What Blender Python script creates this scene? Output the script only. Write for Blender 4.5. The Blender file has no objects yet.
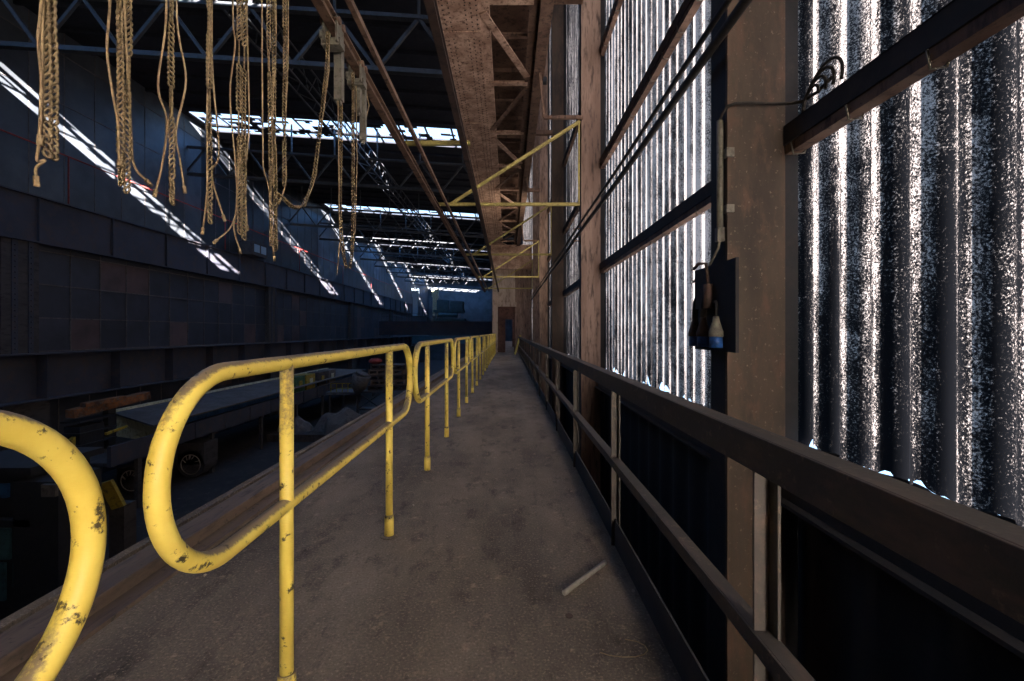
import bpy, math, random
from mathutils import Vector, Matrix
random.seed(7)
R = random.random
U = random.uniform
C = bpy.context.scene.collection
PI = math.pi
F = 460.0
# ------------------------------------------------------------------ helpers
class MB:
    def __init__(s): s.v = []; s.f = []; s.sm = []
    def add(s, vs, fs, smooth=False):
        n = len(s.v); s.v += [tuple(v) for v in vs]
        for f in fs: s.f.append(tuple(i + n for i in f)); s.sm.append(smooth)
        return s
    def box(s, x0, x1, y0, y1, z0, z1):
        vs = [(x, y, z) for x in (x0, x1) for y in (y0, y1) for z in (z0, z1)]
        s.add(vs, [(0,1,3,2),(4,6,7,5),(0,4,5,1),(2,3,7,6),(0,2,6,4),(1,5,7,3)]); return s
    def obox(s, c, d, w, h, up=(0,0,1), ln=None):
        """box centred at c along direction d (length ln) with width w and height h"""
        d = Vector(d); L = d.length if ln is None else ln; d = d.normalized(); up = Vector(up)
        sd = d.cross(up)
        if sd.length < 1e-4: sd = d.cross(Vector((0,1,0)))
        sd.normalize(); u = sd.cross(d).normalized(); c = Vector(c)
        vs = [c + d*(a*L/2) + sd*(b*w/2) + u*(e*h/2) for a in (-1,1) for b in (-1,1) for e in (-1,1)]
        s.add(vs, [(0,1,3,2),(4,6,7,5),(0,4,5,1),(2,3,7,6),(0,2,6,4),(1,5,7,3)]); return s
    def bar(s, a, b, w, h, up=(0,0,1)):
        a = Vector(a); b = Vector(b); return s.obox((a+b)/2, b-a, w, h, up)
    def angle(s, a, b, w, t, up=(0,0,1), flip=1):
        """L-section from a to b"""
        a = Vector(a); b = Vector(b); d = (b-a).normalized(); u = Vector(up); sd = d.cross(u).normalized(); u = sd.cross(d).normalized()
        s.obox((a+b)/2 + u*0, b-a, w, t, up); s.obox((a+b)/2 + sd*flip*(w/2-t/2) - u*(w/2), b-a, t, w, up); return s
    def tube(s, pts, r, n=12, cap=True, closed=False, radii=None):
        P = [Vector(p) for p in pts]; m = len(P); vs = []; fs = []
        T = []
        for i in range(m):
            if closed: t = P[(i+1) % m] - P[i-1]
            elif i == 0: t = P[1]-P[0]
            elif i == m-1: t = P[-1]-P[-2]
            else: t = P[i+1]-P[i-1]
            T.append(t.normalized())
        ref = Vector((0,0,1)) if abs(T[0].z) < .9 else Vector((1,0,0))
        nrm = (ref - T[0]*ref.dot(T[0])).normalized()
        for i in range(m):
            nrm = (nrm - T[i]*nrm.dot(T[i])).normalized(); bn = T[i].cross(nrm)
            rr = radii[i] if radii else r
            for k in range(n):
                a = 2*PI*k/n; vs.append(P[i] + (nrm*math.cos(a) + bn*math.sin(a))*rr)
        mm = m if closed else m-1
        for i in range(mm):
            j = (i+1) % m
            for k in range(n):
                l = (k+1) % n; fs.append((i*n+k, i*n+l, j*n+l, j*n+k))
        s.add(vs, fs, True)
        if cap and not closed:
            b = len(s.v)-m*n
            s.f.append(tuple(b+k for k in reversed(range(n)))); s.sm.append(False)
            s.f.append(tuple(b+(m-1)*n+k for k in range(n))); s.sm.append(False)
        return s
    def cyl(s, a, b, r, n=16): return s.tube([a, b], r, n)
    def torus(s, M, R1, R2, n=10, k=5, sx=1.0):
        vs = []; fs = []
        for i in range(n):
            a = 2*PI*i/n
            for j in range(k):
                b = 2*PI*j/k
                vs.append(M @ Vector(((R1+R2*math.cos(b))*math.cos(a)*1.0, R2*math.sin(b), (R1*sx+R2*math.cos(b))*math.sin(a))))
        for i in range(n):
            for j in range(k):
                fs.append((i*k+j, i*k+(j+1)%k, ((i+1)%n)*k+(j+1)%k, ((i+1)%n)*k+j))
        s.add(vs, fs, True); return s
    def ico(s, c, r, sc=(1,1,1), rough=0.0, seg=8, rings=5):
        c = Vector(c); vs = [c+Vector((0,0,-r*sc[2]))]; fs = []
        for i in range(1, rings):
            ph = -PI/2 + PI*i/rings
            for k in range(seg):
                a = 2*PI*k/seg; q = r*(1+U(-rough, rough))
                vs.append(c + Vector((q*sc[0]*math.cos(ph)*math.cos(a), q*sc[1]*math.cos(ph)*math.sin(a), q*sc[2]*math.sin(ph))))
        vs.append(c+Vector((0,0,r*sc[2])))
        for k in range(seg): fs.append((0, 1+(k+1)%seg, 1+k))
        for i in range(rings-2):
            for k in range(seg):
                l = (k+1) % seg; fs.append((1+i*seg+k, 1+i*seg+l, 1+(i+1)*seg+l, 1+(i+1)*seg+k))
        t = len(vs)-1; b = 1+(rings-2)*seg
        for k in range(seg): fs.append((t, b+k, b+(k+1)%seg))
        s.add(vs, fs, True); return s
    def ibeam(s, y0, y1, xc, z0, z1, fw, tf=.02, tw=.02):
        s.box(xc-fw/2, xc+fw/2, y0, y1, z0, z0+tf); s.box(xc-fw/2, xc+fw/2, y0, y1, z1-tf, z1); s.box(xc-tw/2, xc+tw/2, y0, y1, z0+tf, z1-tf); return s
    def mesh(s, name, mat):
        me = bpy.data.meshes.new(name); me.from_pydata(s.v, [], s.f); me.polygons.foreach_set('use_smooth', s.sm); me.materials.append(mat); me.update(); return me
    def build(s, name, mat, parent=None, bevel=0):
        o = bpy.data.objects.new(name, s.mesh(name, mat)); C.objects.link(o)
        if parent: o.parent = parent; o.matrix_parent_inverse = Matrix.Identity(4) if parent.location.length == 0 else Matrix.Translation(-parent.location)
        if bevel:
            b = o.modifiers.new('b', 'BEVEL'); b.width = bevel; b.segments = 2; b.limit_method = 'ANGLE'
        return o
def tag(o, label, cat, group=None, kind=None):
    o['label'] = label; o['category'] = cat
    if group: o['group'] = group
    if kind: o['kind'] = kind
    return o
def thing(name, label, cat, loc=(0,0,0), group=None):
    o = bpy.data.objects.new(name, None); C.objects.link(o); o.location = loc; o.empty_display_size = .1
    return tag(o, label, cat, group)
def struct(name, mb, mat, parent=None, bevel=0):
    o = mb.build(name, mat, parent, bevel)
    if not parent: o['kind'] = 'structure'
    return o

# ------------------------------------------------------------------ materials
def lin(h):
    h = h.lstrip('#'); c = [int(h[i:i+2], 16)/255 for i in (0, 2, 4)]
    return tuple(((x/12.92) if x <= .04045 else ((x+.055)/1.055)**2.4) for x in c) + (1,)
def mat(name):
    m = bpy.data.materials.new(name); m.use_nodes = True; nt = m.node_tree; b = nt.nodes['Principled BSDF']; return m, nt, b
def N(nt, t, **kw):
    n = nt.nodes.new(t)
    for k, v in kw.items():
        if k in n.inputs.keys(): n.inputs[k].default_value = v
        else: setattr(n, k, v)
    return n
def ramp(nt, src, stops):
    r = N(nt, 'ShaderNodeValToRGB'); e = r.color_ramp.elements
    e[0].position, e[0].color = stops[0]; e[1].position, e[1].color = stops[-1]
    for p, c in stops[1:-1]:
        x = e.new(p); x.color = c
    nt.links.new(src, r.inputs[0]); return r
def coords(nt, scale=(1,1,1)):
    tc = N(nt, 'ShaderNodeTexCoord'); mp = N(nt, 'ShaderNodeMapping'); mp.inputs['Scale'].default_value = scale
    nt.links.new(tc.outputs['Object'], mp.inputs[0]); return mp.outputs[0]
def noise(nt, vec, sc, det=6, rough=.6):
    n = N(nt, 'ShaderNodeTexNoise'); n.inputs['Scale'].default_value = sc; n.inputs['Detail'].default_value = det; n.inputs['Roughness'].default_value = rough
    nt.links.new(vec, n.inputs['Vector']); return n.outputs['Fac']
def g(v): return (v, v, v, 1)
def mixc(nt, fac, a, b, mode='MIX'):
    m = N(nt, 'ShaderNodeMix', data_type='RGBA', blend_type=mode)
    if isinstance(fac, float): m.inputs[0].default_value = fac
    else: nt.links.new(fac, m.inputs[0])
    for i, x in ((6, a), (7, b)):
        if isinstance(x, tuple): m.inputs[i].default_value = x
        else: nt.links.new(x, m.inputs[i])
    return m.outputs[2]
def math_(nt, op, a, b=None, clamp=False):
    m = N(nt, 'ShaderNodeMath', operation=op); m.use_clamp = clamp
    for i, x in enumerate((a, b)):
        if x is None: continue
        if isinstance(x, (int, float)): m.inputs[i].default_value = x
        else: nt.links.new(x, m.inputs[i])
    return m.outputs[0]
def worn(name, c1, c2, c3, sc=4, stretch=(1,1,1), rough=.75, metal=0, bump=.15, spots=None, bsc=40):
    """two-tone weathered surface with a third colour in patches"""
    m, nt, b = mat(name); v = coords(nt, stretch)
    n1 = noise(nt, v, sc); n2 = noise(nt, v, sc*4.3, 8, .7); v2 = coords(nt); n3 = noise(nt, v2, bsc, 5, .7)
    c = mixc(nt, ramp(nt, n1, [(.38, g(0)), (.62, g(1))]).outputs[0], c1, c2)
    c = mixc(nt, ramp(nt, n2, [(.50, g(0)), (.66, g(1))]).outputs[0], c, c3)
    if spots: c = mixc(nt, ramp(nt, n3, [(.60, g(0)), (.68, g(1))]).outputs[0], c, spots)
    nt.links.new(c, b.inputs['Base Color']); b.inputs['Roughness'].default_value = rough; b.inputs['Metallic'].default_value = metal
    bp = N(nt, 'ShaderNodeBump', Strength=bump); bp.inputs['Distance'].default_value = .01
    nt.links.new(n3, bp.inputs['Height']); nt.links.new(bp.outputs[0], b.inputs['Normal'])
    return m
M = {}
M['rust'] = worn('rusty_steel', lin('7c6454'), lin('60493d'), lin('352824'), 2.2, (1,1,.3), spots=lin('2a1f1c'))
M['riveted'] = worn('riveted_plate', lin('cfb09a'), lin('9f7f6c'), lin('664b3e'), 3.0, spots=lin('2a1d18'), bsc=13)
M['rustdark'] = worn('dark_rusty_steel', lin('4a3a34'), lin('3a2c28'), lin('241d1c'), 2.0, spots=lin('181414'))
M['column'] = worn('column_steel', lin('54473b'), lin('382f29'), lin('584438'), 2.0, (1,1,.35), rough=.7, spots=lin('7c7060'), bsc=30)
M['columnlight'] = worn('peeling_column_paint', lin('7a6356'), lin('9a8374'), lin('403530'), 2.2, (1.8,1.8,.3), rough=.7)
M['railr'] = worn('painted_brown_angle', lin('3c3836'), lin('2d2a28'), lin('50433c'), 3.0, (1,.4,1), rough=.6, spots=lin('5f5347'), bsc=25)
M['dark'] = worn('sooty_steel', lin('24262c'), lin('1b1d22'), lin('2d2a2c'), 1.5)
M['truss'] = worn('truss_steel', lin('44484c'), lin('383b3f'), lin('302e2d'), 1.0, rough=.7)
M['deck'] = worn('roof_deck', lin('20242e'), lin('181b24'), lin('292a30'), .6, rough=.9)
M['girderL'] = worn('sooty_girder', lin('42434d'), lin('363842'), lin('4c4242'), .35, (1,1,1), rough=.85)
M['ground'] = worn('sooty_ground', lin('2e2b2c'), lin('232224'), lin('3b3433'), .35, rough=.95, spots=lin('4a4340'), bsc=3)
M['grey'] = worn('galvanised_steel', lin('7c7a70'), lin('67645b'), lin('55524c'), 6, rough=.55, metal=.2)
M['blackcable'] = worn('black_cable', lin('2b2926'), lin('211f1e'), lin('3c352f'), 6, rough=.7)
M['cord'] = worn('tan_cord', lin('a08c6c'), lin('88755a'), lin('6a5a46'), 18, rough=.85)
M['chain'] = worn('dusty_brass_chain', lin('857455'), lin('665740'), lin('453926'), 14, rough=.6, metal=.0)
M['paleyellow'] = worn('pale_yellow_paint', lin('b9ad62'), lin('a39758'), lin('7d7048'), 4, rough=.6)
M['blueplastic'] = worn('blue_plastic', lin('1f4f96'), lin('17407e'), lin('15305c'), 6, rough=.45)
M['teal'] = worn('teal_paint', lin('3d6470'), lin('33545f'), lin('28414a'), 1.2, rough=.7)
M['dimwall'] = worn('streak_dimming_dark', lin('1c1f24'), lin('14171b'), lin('262a30'), .5, rough=.5)  # dark tone that mutes a sun streak on part of the left wall
M['palegrey'] = worn('pale_grey_metal', lin('8f8c84'), lin('7c7972'), lin('66635d'), 8)
M['cream'] = worn('cream_panel', lin('ccc9a8'), lin('b5b293'), lin('8b876e'), .7, rough=.8)
M['machyellow'] = worn('machine_yellow', lin('a8902e'), lin('8c7726'), lin('4b4122'), 1.2, rough=.7)
M['orange'] = worn('orange_rust', lin('9a6238'), lin('4f3526'), lin('6a6258'), 1.6, rough=.9)
M['tarp'] = worn('grey_tarpaulin', lin('6a6462'), lin('575250'), lin('45403f'), .9, rough=.85)
M['red'] = worn('red_paint', lin('a03a35'), lin('8a302d'), lin('5a2724'), 2, rough=.7)
M['bluesheet'] = worn('blue_paint', lin('26558a'), lin('1f4670'), lin('1a3048'), 1, rough=.7)
M['board'] = worn('painted_board', lin('4c4745'), lin('403b3a'), lin('302c2c'), 1.2, (1,.3,1), rough=.9)
M['stone'] = worn('stone', lin('b0a597'), lin('9a8f82'), lin('7d7369'), 30, rough=.9)
M['green'] = worn('green_paint', lin('3d6a4a'), lin('33583f'), lin('24402d'), 1, rough=.7)
M['brick'] = worn('red_brown_plate', lin('6a4c42'), lin('543a32'), lin('3c2a25'), 1.6, rough=.85)
M['beige'] = worn('beige_plate', lin('c4b3a2'), lin('ab9a8a'), lin('7d6a5c'), 1.2, (1,1,.4), rough=.8)
M['bark'] = worn('crane_rail_steel', lin('6c5c50'), lin('55483f'), lin('3c3430'), 3, (2,.25,1), rough=.7, spots=lin('2f2a28'), bsc=18)
m, nt, b = mat('window_glass'); b.inputs['Base Color'].default_value = lin('8fa3b0'); b.inputs['Roughness'].default_value = .25; M['pane'] = m

# yellow handrail paint: chips plus the dust that settled on upward faces
m, nt, b = mat('yellow_paint'); v = coords(nt)
n1 = noise(nt, v, 9); n2 = noise(nt, v, 70, 6, .75); n3 = noise(nt, v, 22, 6, .7)
c = mixc(nt, ramp(nt, n1, [(.35, g(0)), (.65, g(1))]).outputs[0], lin('dcc862'), lin('cfb750'))
geo = N(nt, 'ShaderNodeNewGeometry'); sx = N(nt, 'ShaderNodeSeparateXYZ'); nt.links.new(geo.outputs['Normal'], sx.inputs[0])
up = math_(nt, 'ADD', sx.outputs[2], math_(nt, 'MULTIPLY', math_(nt, 'SUBTRACT', n2, .5), .85))
up = math_(nt, 'ADD', up, math_(nt, 'MULTIPLY', math_(nt, 'SUBTRACT', n1, .5), .5))
dust = ramp(nt, up, [(.46, g(0)), (.72, g(1))]).outputs[0]
c = mixc(nt, dust, c, lin('76684f'))
c = mixc(nt, ramp(nt, n3, [(.585, g(0)), (.64, g(1))]).outputs[0], c, lin('3f3420'))
nt.links.new(c, b.inputs['Base Color']); b.inputs['Roughness'].default_value = .5
bp = N(nt, 'ShaderNodeBump', Strength=.12); nt.links.new(n2, bp.inputs['Height']); bp.inputs['Distance'].default_value = .004; nt.links.new(bp.outputs[0], b.inputs['Normal'])
M['yellow'] = m

# walkway: dusty, patchy steel/concrete deck
m, nt, b = mat('dusty_deck'); v = coords(nt, (1,.45,1)); v2 = coords(nt)
n1 = noise(nt, v, 1.4, 8, .62); n2 = noise(nt, v, 6, 8, .7); n3 = noise(nt, v2, 90, 4, .7); n4 = noise(nt, v2, 14, 8, .7)
c = mixc(nt, ramp(nt, n1, [(.36, g(0)), (.62, g(1))]).outputs[0], lin('807569'), lin('544c45'))
c = mixc(nt, ramp(nt, n2, [(.52, g(0)), (.70, g(1))]).outputs[0], c, lin('37322f'))
c = mixc(nt, ramp(nt, n4, [(.58, g(0)), (.68, g(.8))]).outputs[0], c, lin('a08d7a'))
c = mixc(nt, ramp(nt, n3, [(.30, g(.55)), (.48, g(0))]).outputs[0], c, lin('2c2826'))
c = mixc(nt, ramp(nt, n3, [(.56, g(0)), (.66, g(.7))]).outputs[0], c, lin('a89886'))
nt.links.new(c, b.inputs['Base Color']); b.inputs['Roughness'].default_value = .85
bp = N(nt, 'ShaderNodeBump', Strength=.7); bp.inputs['Distance'].default_value = .012
nt.links.new(math_(nt, 'ADD', n3, n4), bp.inputs['Height']); nt.links.new(bp.outputs[0], b.inputs['Normal'])
M['deckfloor'] = m

# glazed wall of the far side: every pane its own grime
def panes(name, py, pz, base, alt, red, oy=0, oz=0):
    m, nt, b = mat(name); tc = N(nt, 'ShaderNodeTexCoord'); s_ = N(nt, 'ShaderNodeSeparateXYZ'); nt.links.new(tc.outputs['Object'], s_.inputs[0])
    fy = math_(nt, 'FLOOR', math_(nt, 'DIVIDE', math_(nt, 'SUBTRACT', s_.outputs[1], oy), py)); fz = math_(nt, 'FLOOR', math_(nt, 'DIVIDE', math_(nt, 'SUBTRACT', s_.outputs[2], oz), pz))
    cb = N(nt, 'ShaderNodeCombineXYZ'); nt.links.new(fy, cb.inputs[0]); nt.links.new(fz, cb.inputs[1])
    wn = N(nt, 'ShaderNodeTexWhiteNoise', noise_dimensions='2D'); nt.links.new(cb.outputs[0], wn.inputs['Vector'])
    v = coords(nt); n1 = noise(nt, v, .5)
    c = mixc(nt, wn.outputs['Value'], base, alt)
    c = mixc(nt, ramp(nt, wn.outputs['Value'], [(.86, g(0)), (.88, g(1))]).outputs[0], c, red)
    c = mixc(nt, ramp(nt, n1, [(.4, g(0)), (.7, g(.6))]).outputs[0], c, lin('15161a'))
    nt.links.new(c, b.inputs['Base Color']); b.inputs['Roughness'].default_value = .55
    return m
M['panelow'] = panes('sooty_panes', 2.03, 1.9, lin('2b2e38'), lin('3b3e48'), lin('5e4a48'), 25.7, .1)
M['panehigh'] = panes('upper_wall_sheets', 2.0, 2.9, lin('43484e'), lin('50555b'), lin('42464a'), 25, 8.7)

# weathered translucent sheeting of the near wall
m, nt, b = mat('weathered_translucent_sheet')
v = coords(nt); vs = coords(nt, (1, 1, .12)); tc = N(nt, 'ShaderNodeTexCoord'); sp = N(nt, 'ShaderNodeSeparateXYZ'); nt.links.new(tc.outputs['Object'], sp.inputs[0])
big = noise(nt, vs, 1.1, 5, .6); streak = noise(nt, vs, 9, 6, .65); speck = noise(nt, v, 95, 5, .85); mid = noise(nt, v, 7, 8, .7)
vst = coords(nt, (1, 6, .02)); strip = noise(nt, vst, 1.6, 3, .6)
# sheet is clearest on the rib crests (nearer to the room), darker in the grooves
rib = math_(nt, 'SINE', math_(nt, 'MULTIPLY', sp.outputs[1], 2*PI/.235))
t = math_(nt, 'ADD', math_(nt, 'ADD', math_(nt, 'MULTIPLY', math_(nt, 'SUBTRACT', big, .5), 2.2), .45), math_(nt, 'ADD', math_(nt, 'MULTIPLY', math_(nt, 'SUBTRACT', streak, .5), 2.6), .45))
t = math_(nt, 'ADD', t, math_(nt, 'ADD', math_(nt, 'MULTIPLY', math_(nt, 'SUBTRACT', speck, .5), 8.0), 1.3)); t = math_(nt, 'ADD', t, math_(nt, 'ADD', math_(nt, 'MULTIPLY', math_(nt, 'SUBTRACT', mid, .5), 2.0), .25)); t = math_(nt, 'ADD', t, math_(nt, 'MULTIPLY', rib, .20))
t = math_(nt, 'ADD', t, math_(nt, 'ADD', math_(nt, 'MULTIPLY', math_(nt, 'SUBTRACT', strip, .5), 3.6), .75))
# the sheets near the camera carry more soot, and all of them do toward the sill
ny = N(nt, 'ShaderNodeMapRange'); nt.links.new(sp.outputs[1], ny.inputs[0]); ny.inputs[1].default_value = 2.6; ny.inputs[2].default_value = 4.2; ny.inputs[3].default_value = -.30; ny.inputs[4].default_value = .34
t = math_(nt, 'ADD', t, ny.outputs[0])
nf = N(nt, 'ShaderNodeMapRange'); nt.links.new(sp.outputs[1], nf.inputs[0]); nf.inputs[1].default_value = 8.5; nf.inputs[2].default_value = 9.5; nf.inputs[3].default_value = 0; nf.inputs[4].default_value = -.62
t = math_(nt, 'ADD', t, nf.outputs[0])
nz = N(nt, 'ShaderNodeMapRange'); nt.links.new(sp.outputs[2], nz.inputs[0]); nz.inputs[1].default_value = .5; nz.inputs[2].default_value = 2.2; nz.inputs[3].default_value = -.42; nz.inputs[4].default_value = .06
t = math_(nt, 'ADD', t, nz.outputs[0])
clean = ramp(nt, math_(nt, 'MULTIPLY', t, .25), [(.78, g(0)), (.86, g(.16)), (.93, g(.5)), (1.0, g(1))]).outputs[0]
tb = N(nt, 'ShaderNodeBsdfTranslucent'); nt.links.new(mixc(nt, clean, (.0012,.0013,.0016,1), (.152,.134,.126,1)), tb.inputs[0])
df = N(nt, 'ShaderNodeBsdfPrincipled'); df.inputs['Roughness'].default_value = .8; df.inputs['Specular IOR Level'].default_value = .08
nt.links.new(mixc(nt, clean, lin('17181d'), lin('77736d')), df.inputs['Base Color'])
ad = N(nt, 'ShaderNodeAddShader'); nt.links.new(tb.outputs[0], ad.inputs[0]); nt.links.new(df.outputs[0], ad.inputs[1])
nt.links.new(ad.outputs[0], nt.nodes['Material Output'].inputs[0]); nt.nodes.remove(b)
M['sheet'] = m

# ------------------------------------------------------------------ camera, world, lights
cd = bpy.data.cameras.new('camera'); cam = bpy.data.objects.new('camera', cd); C.objects.link(cam)
cam.location = (0, 0, 1.2); cam.rotation_euler = (PI/2, 0, 0); cd.sensor_width = 36; cd.lens = F/1024*36
cd.shift_x = 4/1024; cd.shift_y = -8.5/1024; cd.clip_start = .05; cd.clip_end = 600
bpy.context.scene.camera = cam
sc = bpy.context.scene
sc.view_settings.view_transform = 'Standard'; sc.view_settings.look = 'None'; sc.view_settings.exposure = 0; sc.view_settings.gamma = 1; sc.view_settings.use_curve_mapping = False
w = bpy.data.worlds.new('sky'); sc.world = w; w.use_nodes = True
w.node_tree.nodes['Background'].inputs[0].default_value = (.42, .66, 1, 1); w.node_tree.nodes['Background'].inputs[1].default_value = 2.3
sc.cycles.max_bounces = 6; sc.cycles.diffuse_bounces = 4; sc.cycles.sample_clamp_indirect = 4; sc.cycles.use_denoising = True
def light(name, typ, loc, d, energy, col, **kw):
    l = bpy.data.lights.new(name, typ); l.energy = energy; l.color = col
    for k, v_ in kw.items(): setattr(l, k, v_)
    o = bpy.data.objects.new(name, l); C.objects.link(o); o.location = loc; o.rotation_euler = Vector(d).to_track_quat('-Z', 'Y').to_euler(); return o
SUN = Vector((-1, 1.37, -.47))
light('sun', 'SUN', (20, -30, 30), SUN, 100, (1, .93, .90), angle=.006)

# ------------------------------------------------------------------ setting: walkway, walls, roof
XW = 1.92
fl = MB()
fl.box(-2.05, .615, -6, 27.0, -.25, 0); fl.box(-2.05, 2.4, 27.0, 60, -.25, 0)
struct('floor', fl, M['deckfloor'])
gr = MB(); gr.box(-27, 3.2, -12, 150, -8.4, -8.0)
struct('floor.001', gr, M['ground'])['label'] = 'sooty ground of the hall far below the walkway'
# near wall: lower dark corrugated steel + sill, upper translucent sheets with a torn lower edge
def corr(y0, y1, zb, zt, amp, per, xc, rows=1, jag=0, th=.006):
    mb = MB(); n = int((y1-y0)/per*14); cols = []
    for i in range(n+1):
        y = y0 + (y1-y0)*i/n; ph = math.sin(2*PI*y/per); ph = math.copysign(abs(ph)**.85, ph)
        x = xc - amp*ph; zz = zb
        if jag:
            k = math.sin(y*9.1)*.5 + math.sin(y*23.7+1)*.5 + math.sin(y*61+2)*.5
            zz = zb + jag*max(0, k)*(1 if 3.9 < y < 8.9 else .45) + U(0, jag*.15)
        cols.append((x, y, zz))
    vs = []; fs = []
    for (x, y, zz) in cols: vs += [(x, y, zz), (x, y, zt), (x+th, y, zz), (x+th, y, zt)]
    for i in range(n):
        a = i*4; q = a+4
        fs += [(a, q, q+1, a+1)]
    mb.add(vs, fs, True); mb.v = vs; return mb
def corr_sheet(y0, y1, zb, zt, amp, per, xc, jag=0):
    return corr(y0, y1, zb, zt, amp, per, xc, 1, jag)
for y0, y1 in ((-6, -4.6), (-2.0, 60)):
    s_ = corr_sheet(y0, y1, .44, 17.3, .028, .235, XW+.03, .11)
    o = struct('wall_right', s_, M['sheet'])
lw = corr_sheet(-6, 60, -8, .47, .03, .47, XW+.02); struct('wall_right_lower', lw, M['dark'])
uw = MB(); uw.box(XW, XW+.1, 60, 150, -8, 17.3); uw.box(XW, XW+.1, -12, -6, -8, 17.3); uw.box(XW, XW+.1, -4.6, -2, 4.4, 17.3); uw.box(XW+.1, 4.6, -4.72, -4.62, -.5, 6.5); uw.box(XW+.1, 4.6, -4.72, -1.9, 6.5, 6.6); struct('wall_right_upper_sun_screen', uw, M['dark'])  # outer fin and hood are unseen additions keeping sun out of the opening
bw = MB(); bw.box(-27, 2, -12.2, -12, -8, 20); struct('wall_back', bw, M['dark'])
ew = MB(); ew.box(-27, 2, 150, 150.4, -8.4, 20); struct('wall_end', ew, M['panehigh'])
lwall = MB(); lwall.box(-26.8, -26.4, -12, 150, -8.4, 8.7); struct('wall_left', lwall, M['panelow'])
lwu = MB(); lwu.box(-26.5, -26.05, -12, 39, 8.7, 19.2); lwu.box(-26.5, -26.05, 63, 150, 8.7, 19.2); struct('wall_left_upper', lwu, M['panehigh'])
lwg = MB(); lwg.box(-26.5, -26.06, 39, 63, 8.7, 19.2); struct('wall_left_dimmed', lwg, M['dimwall'])  # wall section coloured dark to dim the second sun streak
gb = MB()
y = 25.7 - 2.03*19
while y < 150:
    gb.box(-26.41, -26.35, y-.025, y+.025, .1, 6.1); y += 2.03
for z in (.1, 2.0, 3.9, 5.8): gb.box(-26.41, -26.34, -12, 150, z-.03, z+.03)
y = 25.0 - 2*18
while y < 150:
    gb.box(-26.07, -26.03, y-.02, y+.02, 8.7, 19); gb.box(-26.41, -26.36, y-.02, y+.02, -8, -2.5); y += 2.0
for z in (11.6, 14.5, 17.4): gb.box(-26.07, -26.02, -12, 150, z-.025, z+.025)
struct('trim_1', gb, M['tarp'])

# roof: sloping deck, open skylight strips whose glazing bars remain
def zr(x): return 18.6 - .066*(x+24)
def roofbox(mb, x0, x1, y0, y1, t=.12, dz=0):
    vs = [(x, yy, zr(x)+dz+k) for x in (x0, x1) for yy in (y0, y1) for k in (0, t)]
    mb.add(vs, [(0,1,3,2),(4,6,7,5),(0,4,5,1),(2,3,7,6),(0,2,6,4),(1,5,7,3)])
rf = MB(); XA, XB = -25.6, -3.7
ys = [10.6+26*k for k in range(-1, 6)]; edge = -12
for s0 in ys:
    a0 = s0 + (0.0 if s0 < 20 else -.1)
    if a0 > edge: roofbox(rf, -27, 2.1, edge, a0)
    roofbox(rf, -27, XA, a0, a0+3.7); roofbox(rf, XB, 2.1, a0, a0+3.7)
    roofbox(rf, XA, XB, a0+2.35, a0+2.75); edge = a0+3.7
roofbox(rf, -27, 2.1, edge, 150.5)
y = -11
while y < 150:
    if not any(s-.3 < y < s+3.9 for s in ys): roofbox(rf, -26.2, 1.8, y, y+.16, .22, -.24)
    y += 2.2
struct('ceiling', rf, M['deck'])
for i, s0 in enumerate(ys):
    wb = MB(); x = XA
    while x < XB:
        roofbox(wb, x, x+(.16 if R() < .8 else .5), s0-.1, s0+3.6, .06, .02); x += 2.1
    for q in range(60 if i == 2 else 28):  # extra boards added in the third strip to break up its sun streak
        x = U(XA, XB-1); yy = s0 + U(0, 3.0); roofbox(wb, x, x+U(.3, 1.5), yy, yy+U(.2, .7), .03, .03)
    struct('window_%d' % (i+1), wb, M['deck'])

# blue sky seen through each skylight lights the hall
for s0 in ys:
    light('skylight_daylight', 'AREA', (-14.6, s0+1.7, zr(-14.6)-.4), (0, 0, -1), 650 if s0 < 80 else 1800, (.12, .38, 1), shape='RECTANGLE', size=21, size_y=3.2)
light('daylight_side_opening', 'AREA', (1.75, -3.3, 2.0), (-.62, .75, -.12), 390, (1, .84, .69), shape='RECTANGLE', size=1.2, size_y=1.8)

light('far_walkway_fill', 'AREA', (1.78, 18.0, 4.6), (-1, .55, -.1), 170, (1, .80, .62), shape='RECTANGLE', size=3.0, size_y=4.0)  # added fill lamp for the far walkway; the wall has no opening here
# ------------------------------------------------------------------ yellow guard rails
XR = -.70; ZT = 1.103; ZM = .655; RT = .0225
def make_guard(label):
    t = thing('guard_rail', label, 'guard rail', (XR, 0, 0), 'yellow guard rail sections along the walkway')
    h = MB(); pts = []; rr = (ZT-ZM)/2; zc = (ZT+ZM)/2; L = 1.255; ov = .314; of = .356
    n = 32
    for i in range(6): pts.append((0, -ov + (L+ov+of)*i/6, ZT))
    for i in range(n+1):
        a = PI/2 - PI*i/n; pts.append((0, L+of+rr*math.cos(a), zc+rr*math.sin(a)))
    for i in range(1, 6): pts.append((0, L+of-(L+ov+of)*i/6, ZM))
    for i in range(n+1):
        a = -PI/2 - PI*i/n; q = (0, -ov+rr*math.cos(a), zc+rr*math.sin(a))
        if i < n: pts.append(q)
    h.tube(pts, RT, 24, closed=True); o = h.build('hoop', M['yellow']); o.parent = t
    for yy in (0, L):
        p = MB(); p.cyl((0, yy, 0.0), (0, yy, ZT), RT*.93, 16)
        o = p.build('post', M['yellow']); o.parent = t
        cl = MB(); cl.cyl((0, yy, .0), (0, yy, .125), RT*1.22, 16); c_ = cl.build('sleeve', M['yellow']); c_.parent = o
        bp_ = MB(); bp_.cyl((0, yy, 0), (0, yy, .006), .055, 16); c_ = bp_.build('base_plate', M['deckfloor']); c_.parent = o
    return t
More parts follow.
